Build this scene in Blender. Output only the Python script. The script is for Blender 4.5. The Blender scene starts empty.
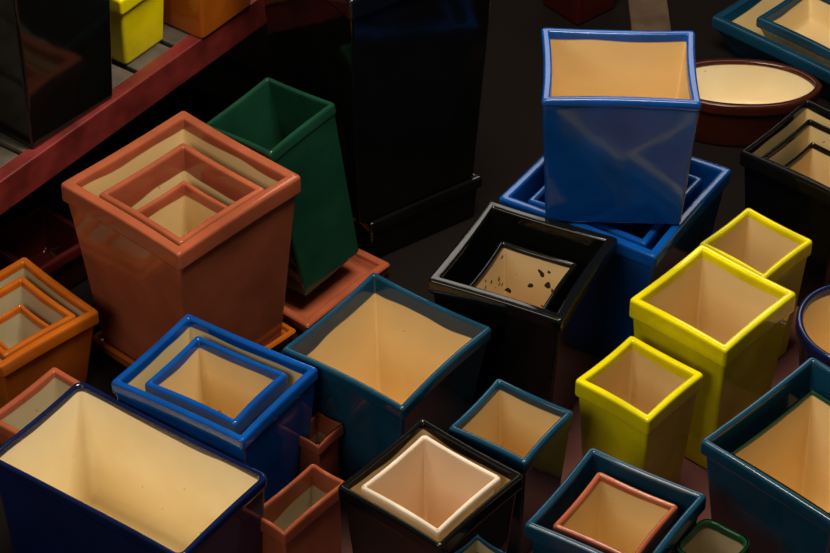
import bpy, math, random
from mathutils import Vector, noise, Matrix
col=bpy.context.collection
# ------------------------------------------------------------------ materials
def nodes(name):
    m=bpy.data.materials.new(name); m.use_nodes=True
    nt=m.node_tree; return m,nt,nt.nodes,nt.links,nt.nodes['Principled BSDF']
def mixc(N,Lk,fac,a,b):
    x=N.new('ShaderNodeMix'); x.data_type='RGBA'
    if hasattr(fac,'links'): Lk.new(fac,x.inputs[0])
    else: x.inputs[0].default_value=fac
    for i,c in ((6,a),(7,b)):
        if isinstance(c,tuple): x.inputs[i].default_value=(*c,1)
        else: Lk.new(c,x.inputs[i])
    return x.outputs[2]
def noise_tex(N,Lk,vec,scale,detail=3):
    n=N.new('ShaderNodeTexNoise'); n.inputs['Scale'].default_value=scale; n.inputs['Detail'].default_value=detail
    Lk.new(vec,n.inputs['Vector']); return n.outputs['Fac']
def ramp(N,Lk,fac,p0,p1):
    r=N.new('ShaderNodeMapRange'); r.inputs['From Min'].default_value=p0; r.inputs['From Max'].default_value=p1
    Lk.new(fac,r.inputs['Value']); return r.outputs['Result']
def objvec(N,Lk):
    tc=N.new('ShaderNodeTexCoord'); oi=N.new('ShaderNodeObjectInfo')
    va=N.new('ShaderNodeVectorMath'); va.operation='MULTIPLY_ADD'
    Lk.new(oi.outputs['Random'],va.inputs[0]); va.inputs[1].default_value=(7,5,3); Lk.new(tc.outputs['Object'],va.inputs[2])
    return va.outputs[0]
def add_bump(N,Lk,B,h,strength,dist):
    b=N.new('ShaderNodeBump'); b.inputs['Strength'].default_value=strength; b.inputs['Distance'].default_value=dist
    Lk.new(h,b.inputs['Height']); Lk.new(b.outputs[0],B.inputs['Normal'])
def glaze_color(N,Lk,v,c,edge):
    n=noise_tex(N,Lk,v,9,4)
    base=mixc(N,Lk,ramp(N,Lk,n,.3,.75),tuple(x*.75 for x in c),tuple(min(1,x*1.2) for x in c))
    g=N.new('ShaderNodeNewGeometry')
    p=ramp(N,Lk,g.outputs['Pointiness'],.54,.66)
    n2=noise_tex(N,Lk,v,40,2)
    mm=N.new('ShaderNodeMath'); mm.operation='MULTIPLY'; Lk.new(p,mm.inputs[0]); Lk.new(ramp(N,Lk,n2,.3,.6),mm.inputs[1])
    return mixc(N,Lk,mm.outputs[0],base,edge)
GL={'terracotta':((.34,.085,.040),(.42,.15,.08)),'orange':((.44,.105,.009),(.5,.17,.03)),
'green':((.008,.05,.027),(.05,.15,.09)),'teal':((.006,.048,.098),(.07,.20,.28)),'blue':((.002,.062,.31),(.03,.17,.48)),
'navy':((.003,.009,.055),(.03,.08,.26)),'black':((.004,.004,.004),(.02,.02,.02)),'yellow':((.74,.64,.003),(.8,.7,.04)),
'brown':((.055,.011,.006),(.12,.035,.018)),'pink':((.86,.70,.57),(.9,.76,.63)),'darkred':((.06,.008,.007),(.10,.02,.015)),
'darkgreen':((.006,.05,.02),(.03,.12,.06))}
CR={'gold':(.79,.60,.31),'pale':(.92,.82,.60),'pink':(.86,.68,.51),'grey':(.46,.39,.26),'spot':(.78,.61,.36)}
cache={}
def glaze(k):
    if k in cache: return cache[k]
    m,nt,N,Lk,B=nodes('glaze_'+k); c,e=GL[k]
    v=objvec(N,Lk); Lk.new(glaze_color(N,Lk,v,c,e),B.inputs['Base Color'])
    B.inputs['Roughness'].default_value=.10 if k!='pink' else .4
    B.inputs['IOR'].default_value=1.5
    add_bump(N,Lk,B,noise_tex(N,Lk,v,11,2),.2,.004)
    cache[k]=m; return m
def inner(k,cr,band):
    key=(k,cr,band)
    if key in cache: return cache[key]
    m,nt,N,Lk,B=nodes('inside_%s_%s'%(k,cr)); c,e=GL[k]; cc=CR[cr]
    v=objvec(N,Lk)
    at=N.new('ShaderNodeAttribute'); at.attribute_name='depth'
    n=noise_tex(N,Lk,v,7,1)
    amp=min(.05,band*.9)
    ma=N.new('ShaderNodeMath'); ma.operation='MULTIPLY_ADD'; Lk.new(n,ma.inputs[0]); ma.inputs[1].default_value=-amp; Lk.new(at.outputs['Fac'],ma.inputs[2])
    f=ramp(N,Lk,ma.outputs[0],band-amp/2-.0015,band-amp/2+.0015)
    n3=noise_tex(N,Lk,v,4,3)
    cream=mixc(N,Lk,ramp(N,Lk,n3,.3,.7),tuple(x*y for x,y in zip(cc,(.92,.85,.74))),tuple(min(1,x*1.06) for x in cc))
    if cr=='spot':
        n5=noise_tex(N,Lk,v,60,0); cream=mixc(N,Lk,ramp(N,Lk,n5,.70,.72),cream,(.01,.01,.01))
    else:
        n4=noise_tex(N,Lk,v,55,1); cream=mixc(N,Lk,ramp(N,Lk,n4,.77,.80),cream,tuple(x*.5 for x in cc))
    gc=glaze_color(N,Lk,v,c,e)
    Lk.new(mixc(N,Lk,f,gc,cream),B.inputs['Base Color'])
    rr=N.new('ShaderNodeMapRange'); Lk.new(f,rr.inputs['Value']); rr.inputs['To Min'].default_value=.12; rr.inputs['To Max'].default_value=.5
    Lk.new(rr.outputs['Result'],B.inputs['Roughness'])
    add_bump(N,Lk,B,noise_tex(N,Lk,v,20,2),.12,.003)
    cache[key]=m; return m
def plain(name,c,rough,scale=8,var=.4,metal=0,bump=.2):
    m,nt,N,Lk,B=nodes(name); v=objvec(N,Lk); n=noise_tex(N,Lk,v,scale,5)
    Lk.new(mixc(N,Lk,ramp(N,Lk,n,.3,.7),tuple(x*(1-var) for x in c),tuple(min(1,x*(1+var)) for x in c)),B.inputs['Base Color'])
    B.inputs['Roughness'].default_value=rough; B.inputs['Metallic'].default_value=metal
    add_bump(N,Lk,B,n,bump,.004); return m
# ------------------------------------------------------------------ pot builder
def loop(hw,hd,r,z,kind,nside=8,nc=5):
    pts=[]
    if kind=='square':
        r=max(.0015,min(r,hw*.98,hd*.98))
        cs=[(hw-r,hd-r,0),(-hw+r,hd-r,90),(-hw+r,-hd+r,180),(hw-r,-hd+r,270)]
        for i,(cx,cy,a0) in enumerate(cs):
            arc=[(cx+r*math.cos(math.radians(a0+90*j/nc)),cy+r*math.sin(math.radians(a0+90*j/nc))) for j in range(nc+1)]
            pts+=arc
            nx=cs[(i+1)%4]; a=math.radians(nx[2]); q=(nx[0]+r*math.cos(a),nx[1]+r*math.sin(a)); p=arc[-1]
            for j in range(1,nside):
                t=j/nside; pts.append((p[0]+(q[0]-p[0])*t,p[1]+(q[1]-p[1])*t))
    else:
        n=(nc+nside)*4; ex={'round':1.0,'boat':1.0}[kind]
        for i in range(n):
            a=2*math.pi*i/n; x,y=math.cos(a),math.sin(a)
            if kind=='boat':
                # rounded oblong at one end, drawn to a soft point at the other
                e=1.3 if x>0 else .75
                y=math.copysign(abs(y)**e,y)
                x=math.copysign(abs(x)**.9,x)
            pts.append((hw*x,hd*y))
    return [(x,y,z) for x,y in pts]
seed=[0]
def pot(name,c,loc,rot,w,d,h,glz,cream='gold',band=.045,t=.02,lip=.038,ov=.008,base=.78,r=.008,kind='square',bow=.003,wob=.0012,tilt=None,floor_t=.018):
    """loc = (x,y,base_z); w,d = outer rim size; h = height; tilt = lean (deg) about world x,y."""
    seed[0]+=1; sd=Vector((seed[0]*3.7,seed[0]*1.3,0))
    hw,hd=w/2,d/2; lip=min(lip,h*.3)
    t=min(t,w*.11)
    bw,bd=hw*base,hd*base
    R=[] # (hw,hd,r,z,inner)
    def add(a,b,z,rr,inn): R.append((a,b,max(.002,rr),z,inn))
    tw,td=hw-ov,hd-ov
    add(bw*.80,bd*.80,.001,r,0)
    add(bw-.007,bd-.007,0,r,0); add(bw-.002,bd-.002,.0015,r,0); add(bw,bd,.007,r,0)
    zt=h-lip
    for i in range(1,5):
        f=i/5; add(bw+(tw-bw)*f,bd+(td-bd)*f,.007+(zt-.007)*f,r,0)
    add(tw,td,zt-.004,r,0); add(tw+.001,td+.001,zt-.001,r,0)
    add(hw-.003,hd-.003,zt,r,0); add(hw-.0005,hd-.0005,zt+.003,r,0)
    add(hw,hd,zt+.007,r,0); add(hw,hd,h-.008,r,0); add(hw-.0008,hd-.0008,h-.0035,r,0)
    add(hw-.0025,hd-.0025,h-.001,r,0); add(hw-.005,hd-.005,h,r-.003,0)
    add(hw-t+.005,hd-t+.005,h,r-.005,0); add(hw-t+.002,hd-t+.002,h-.0012,r-.005,0); add(hw-t+.0005,hd-t+.0005,h-.004,r-.005,1)
    iw,idd=hw-t,hd-t; jw,jd=bw-t*.8,bd-t*.8
    for i in range(0,7):
        f=i/6; z=(h-.009)+(floor_t+.012-(h-.009))*f
        add(iw+(jw-iw)*f,idd+(jd-idd)*f,z,r-.004+.006*f,1)
    add(jw-.004,jd-.004,floor_t+.003,r,1); add(jw-.012,jd-.012,floor_t,r,1); add(jw*.5,jd*.5,floor_t,r,1)
    V=[];F=[];M=[];D=[]
    n=None
    for (a,b,rr,z,inn) in R:
        L=loop(a,b,rr,z,kind); n=len(L)
        f=z/h
        for (x,y,zz) in L:
            if kind=='square':
                bx=max(0,1-(y/b)**2); by=max(0,1-(x/a)**2)
                x2=x-math.copysign(bow*f*bx,x) if abs(x)>a*.9 else x
                y2=y-math.copysign(bow*f*by,y) if abs(y)>b*.9 else y
                x,y=x2,y2
            nv=noise.noise_vector(Vector((x*5,y*5,zz*4))+sd)
            wq=wob*(.2+.8*f)
            wz=0 if zz<.02 else nv.z*wq
            V.append((x+nv.x*wq,y+nv.y*wq,zz+wz)); D.append(h-zz)
    nr=len(R)
    for i in range(nr-1):
        for j in range(n):
            F.append((i*n+j,i*n+(j+1)%n,(i+1)*n+(j+1)%n,(i+1)*n+j)); M.append(R[i+1][4] if R[i][4] else 0)
    F.append(tuple(reversed(range(n)))); M.append(0)
    F.append(tuple((nr-1)*n+j for j in range(n))); M.append(1)
    me=bpy.data.meshes.new(name); me.from_pydata(V,[],F)
    me.materials.append(glaze(glz)); me.materials.append(inner(glz,cream,band))
    me.polygons.foreach_set('material_index',M); me.polygons.foreach_set('use_smooth',[True]*len(F))
    at=me.attributes.new('depth','FLOAT','POINT'); at.data.foreach_set('value',D)
    me.update()
    o=bpy.data.objects.new(name,me); col.objects.link(o)
    o.location=loc
    mt=Matrix.Rotation(math.radians(rot),3,'Z')
    if tilt: mt=Matrix.Rotation(math.radians(tilt[0]),3,'X')@Matrix.Rotation(math.radians(tilt[1]),3,'Y')@mt
    o.rotation_euler=mt.to_euler()
    wn=o.modifiers.new('wn','WEIGHTED_NORMAL'); wn.keep_sharp=True; wn.weight=80
    return (o,loc,rot,w,d,h,base,t,floor_t,tilt,mt)
def nest(par,name,ratio,drop,glz,cream='gold',dx=0,dy=0,drot=0,**kw):
    o,loc,rot,w,d,h,base,t,ft,tilt,mt=par
    hh=h-ft-.001-drop
    p=Vector(loc)+mt@Vector((dx,dy,ft+.001))
    return pot(name,None,tuple(p),rot+drot,w*ratio,d*ratio,hh,glz,cream,tilt=tilt,**kw)
# ------------------------------------------------------------------ pots
A=pot('terracotta_pot',None,(-.478,.130,.013),48.1,.350,.350,.437,'terracotta','gold',band=.022,t=.024,lip=.045,ov=.008)
A1=nest(A,'terracotta_pot',.70,.030,'terracotta','gold',band=.06,t=.016,lip=.035)
A2=nest(A1,'terracotta_pot',.66,.055,'terracotta','gold',band=.03,t=.012)
pot('orange_saucer',None,(-.476,.130,0),48.1,.315,.315,.036,'orange','gold',band=.2,t=.013,lip=.014,ov=.003,base=.95,floor_t=.011,wob=.001)
pot('terracotta_tray',None,(-.219,.318,0),50.6,.28,.20,.040,'terracotta','gold',band=.2,t=.02,lip=.018,ov=.003,base=.94,floor_t=.011,wob=.001)
pot('green_pot',None,(-.245,.347,.058),49,.204,.204,.405,'green','grey',band=.4,t=.012,lip=.03,ov=.003,base=.88,tilt=(0,-9.0))
C=pot('teal_pot',None,(-.054,-.237,0),53.6,.297,.297,.34,'teal','gold',band=.04,t=.013,lip=.032,ov=.005,base=.72,bow=.006)
D=pot('blue_pot',None,(-.375,-.345,.010),56.3,.246,.320,.33,'blue','gold',band=.018,t=.016,lip=.03,ov=.004,tilt=(0,-2.0))
nest(D,'blue_pot',.70,.012,'blue','gold',band=.02,t=.014,dx=.004)
E=pot('navy_planter_box',None,(-.537,-.555,0),55.2,.268,.470,.30,'navy','pale',band=.016,t=.012,lip=.025,ov=.004,base=.92,r=.018,bow=.003)
Fp=pot('black_pot',None,(.029,-.635,0),50.2,.246,.246,.34,'black','gold',band=.02,t=.012,lip=.035)
nest(Fp,'unglazed_pot',.76,.004,'pink','pink',band=.01,t=.010,lip=.02)
pot('teal_pot',None,(.184,-.428,0),55.7,.177,.177,.30,'teal','gold',band=.018,t=.014,lip=.035,ov=.004)
Hp=pot('black_pot',None,(.219,-.039,0),64.1,.293,.293,.38,'black','gold',band=.4,t=.022,lip=.035)
nest(Hp,'black_pot',.60,.045,'black','spot',band=.012,t=.012,dy=.002)
pot('yellow_pot',None,(.437,-.306,0),48.8,.182,.182,.30,'yellow','gold',band=.02,t=.016,lip=.042,ov=.006)
pot('yellow_pot',None,(.592,-.132,0),48.1,.239,.239,.36,'yellow','gold',band=.02,t=.017,lip=.048,ov=.006)
pot('yellow_pot',None,(.706,.102,0),47.4,.171,.171,.31,'yellow','gold',band=.015,t=.014,lip=.04,ov=.005)
Mp=pot('blue_pot',None,(.422,.235,0),58,.350,.37,.36,'blue','grey',band=.3,t=.02,lip=.035)
nest(Mp,'blue_pot',.76,.015,'blue','grey',band=.3,t=.016)
pot('blue_pot',None,(.411,.208,.3625),-2.0,.316,.262,.318,'blue','gold',band=.018,t=.018,lip=.020,ov=.002,base=.88,bow=.005)
Np=pot('black_pot',None,(.872,.364,0),49.9,.256,.256,.36,'black','gold',band=.02,t=.012)
N1=nest(Np,'black_pot',.76,.02,'black','gold',band=.012,t=.011)
nest(N1,'black_pot',.66,.03,'black','gold',band=.012,t=.009)
pot('brown_oval_dish',None,(.785,.93,0),-3,.36,.205,.13,'brown','pale',band=.010,t=.018,lip=.03,ov=.004,base=.86,kind='boat')
Pp=pot('teal_pot',None,(1.006,1.230,0),46.7,.362,.415,.11,'teal','gold',band=.02,t=.022,lip=.05)
nest(Pp,'teal_pot',.6,.0,'teal','gold',band=.02,t=.018)
pot('round_navy_pot',None,(.898,-.074,0),0,.244,.265,.24,'navy','gold',band=.016,t=.014,lip=.03,kind='round')
Rp=pot('teal_pot',None,(.762,-.518,0),45.5,.340,.314,.34,'teal','gold',band=.09,t=.014,lip=.034)
nest(Rp,'green_pot',.76,.035,'green','gold',band=.010,t=.008,lip=.025)
Sp=pot('teal_pot',None,(.369,-.670,0),57.3,.248,.248,.30,'teal','gold',band=.3,t=.015,lip=.036)
nest(Sp,'terracotta_pot',.70,.015,'terracotta','gold',band=.012,t=.012,lip=.03)
pot('dark_green_pot',None,(.545,-.720,0),51.9,.115,.115,.26,'darkgreen','grey',band=.016,t=.009,r=.03,base=.85)
pot('teal_pot',None,(.115,-.782,0),47.1,.080,.080,.30,'teal','grey',band=.012,t=.008,r=.010,base=.9)
pot('terracotta_pot',None,(-.221,-.538,0),50.8,.185,.09,.20,'terracotta','grey',band=.05,t=.010,lip=.035,base=.86)
pot('terracotta_pot',None,(-.190,-.345,0),53.5,.085,.07,.20,'terracotta','grey',band=.05,t=.008,lip=.03)
pot('terracotta_pot',None,(-.719,-.242,0),53.3,.199,.199,.15,'terracotta','grey',band=.015,t=.015,lip=.03)
Yp=pot('orange_pot',None,(-.832,.013,0),44.1,.254,.254,.20,'orange','grey',band=.015,t=.018,lip=.035)
Y1=nest(Yp,'orange_pot',.74,.012,'orange','grey',band=.015,t=.015)
nest(Y1,'orange_pot',.62,.035,'orange','grey',band=.015,t=.011)
pot('dark_red_pot',None,(-.826,.354,0),46.5,.183,.183,.12,'darkred','grey',band=.2,t=.014,lip=.03)
pot('black_planter_tray',None,(-.06,.615,0),35,.31,.31,.118,'black','grey',band=.3,t=.02,lip=.03,base=.92)
pot('tall_black_pot',None,(-.085,.612,.12),35,.385,.385,.62,'black','grey',band=.4,t=.024,lip=.05,base=.82)
pot('dark_red_pot',None,(.42,1.451,0),39.8,.17,.17,.2,'darkred','grey',band=.3)
# ------------------------------------------------------------------ shelf with pots
def box(name,loc,size,rot,mat,par=None,bev=.003):
    me=bpy.data.meshes.new(name); x,y,z=[s/2 for s in size]
    v=[(a*x,b*y,c*z) for a in(-1,1) for b in(-1,1) for c in(-1,1)]
    me.from_pydata(v,[],[(0,1,3,2),(4,6,7,5),(0,4,5,1),(2,3,7,6),(0,2,6,4),(1,5,7,3)]); me.materials.append(mat)
    o=bpy.data.objects.new(name,me); col.objects.link(o); o.location=loc; o.rotation_euler=(0,0,math.radians(rot))
    b=o.modifiers.new('b','BEVEL'); b.width=bev; b.segments=2
    if par: o.parent=par
    return o
sh=bpy.data.objects.new('display_shelf',None); col.objects.link(sh)
ang=54; sh.location=(-.608,.448,0); sh.rotation_euler=(0,0,math.radians(ang))
red=plain('red_painted_steel',(.15,.018,.016),.4,12,.5)
slat=plain('grey_weathered_wood',(.07,.055,.042),.7,20,.4)
box('beam_front',(0,.018,.409),(2.3,.035,.08),0,red,sh)
box('beam_rear',(0,.62,.409),(2.3,.035,.08),0,red,sh)
for i in range(19):
    box('slat_%d'%(i+1),(-1.09+i*.121,.335,.436),(.108,.60,.022),0,slat,sh)
for i,(x,y) in enumerate([(-1.1,.02),(1.1,.02),(-1.1,.62),(1.1,.62)]):
    box('leg_%d'%(i+1),(x,y,.185),(.04,.04,.37),0,red,sh)
pot('yellow_pot',None,(-.640,.625,.4485),54,.16,.16,.18,'yellow',base=.8)
pot('orange_pot',None,(-.485,.755,.4485),54,.215,.215,.24,'orange',base=.8)
pot('black_pot',None,(-.812,.40,.4485),52,.29,.29,.45,'black','grey',base=.84)
# ------------------------------------------------------------------ floor, board, walls
m,nt,N,Lk,B=nodes('dusky_concrete'); tc=N.new('ShaderNodeTexCoord'); v=tc.outputs['Object']
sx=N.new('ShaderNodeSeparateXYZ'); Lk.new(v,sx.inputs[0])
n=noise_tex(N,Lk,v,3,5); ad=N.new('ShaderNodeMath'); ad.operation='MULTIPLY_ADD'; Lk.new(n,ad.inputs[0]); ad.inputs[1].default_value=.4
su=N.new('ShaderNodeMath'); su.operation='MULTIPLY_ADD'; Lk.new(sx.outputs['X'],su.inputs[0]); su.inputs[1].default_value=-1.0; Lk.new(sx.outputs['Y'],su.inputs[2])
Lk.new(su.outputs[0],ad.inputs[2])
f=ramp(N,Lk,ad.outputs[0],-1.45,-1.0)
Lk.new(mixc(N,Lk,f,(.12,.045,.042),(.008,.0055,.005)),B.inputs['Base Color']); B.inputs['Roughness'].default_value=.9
B.inputs['Specular IOR Level'].default_value=.08
add_bump(N,Lk,B,noise_tex(N,Lk,v,40,4),.3,.004)
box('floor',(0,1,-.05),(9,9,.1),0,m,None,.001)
wd=plain('brown_board',(.075,.042,.022),.7,14,.4)
box('wooden_board',(.595,1.42,.012),(.10,.38,.024),0,wd)
wl=plain('dark_wall',(.03,.027,.024),.9,3,.3)
box('wall_back',(0,5.45,1.5),(9,.1,3.2),0,wl)
# ------------------------------------------------------------------ lights
def area(name,loc,tgt,sx,sy,e,c):
    l=bpy.data.lights.new(name,'AREA'); l.shape='RECTANGLE'; l.size=sx; l.size_y=sy; l.energy=e; l.color=c
    o=bpy.data.objects.new(name,l); col.objects.link(o); o.location=loc
    o.rotation_euler=(Vector(tgt)-Vector(loc)).to_track_quat('-Z','Y').to_euler()
area('skylight_lamp',(.2,-.1,3.0),(0,-.4,.2),1.2,.8,94,(1,.89,.69))
area('window_lamp',(-2.0,-2.8,2.6),(0,-.2,.2),1.9,1.4,38,(1,.90,.72))
area('rear_window_lamp',(.6,3.2,2.9),(0,0,.2),2.0,.8,17,(1,.93,.82))
w=bpy.data.worlds.new('world'); bpy.context.scene.world=w; w.use_nodes=True
w.node_tree.nodes['Background'].inputs[0].default_value=(.95,.85,.72,1); w.node_tree.nodes['Background'].inputs[1].default_value=.055
# ------------------------------------------------------------------ camera
PIT=math.radians(39.5)
cd=bpy.data.cameras.new('camera'); cd.lens=2500*36/830; cd.sensor_width=36
cam=bpy.data.objects.new('camera',cd); col.objects.link(cam)
cam.location=(0,-5.1*math.cos(PIT),.3+5.1*math.sin(PIT)); cam.rotation_euler=(math.pi/2-PIT,0,0)
bpy.context.scene.camera=cam
bpy.context.scene.view_settings.view_transform='Standard'
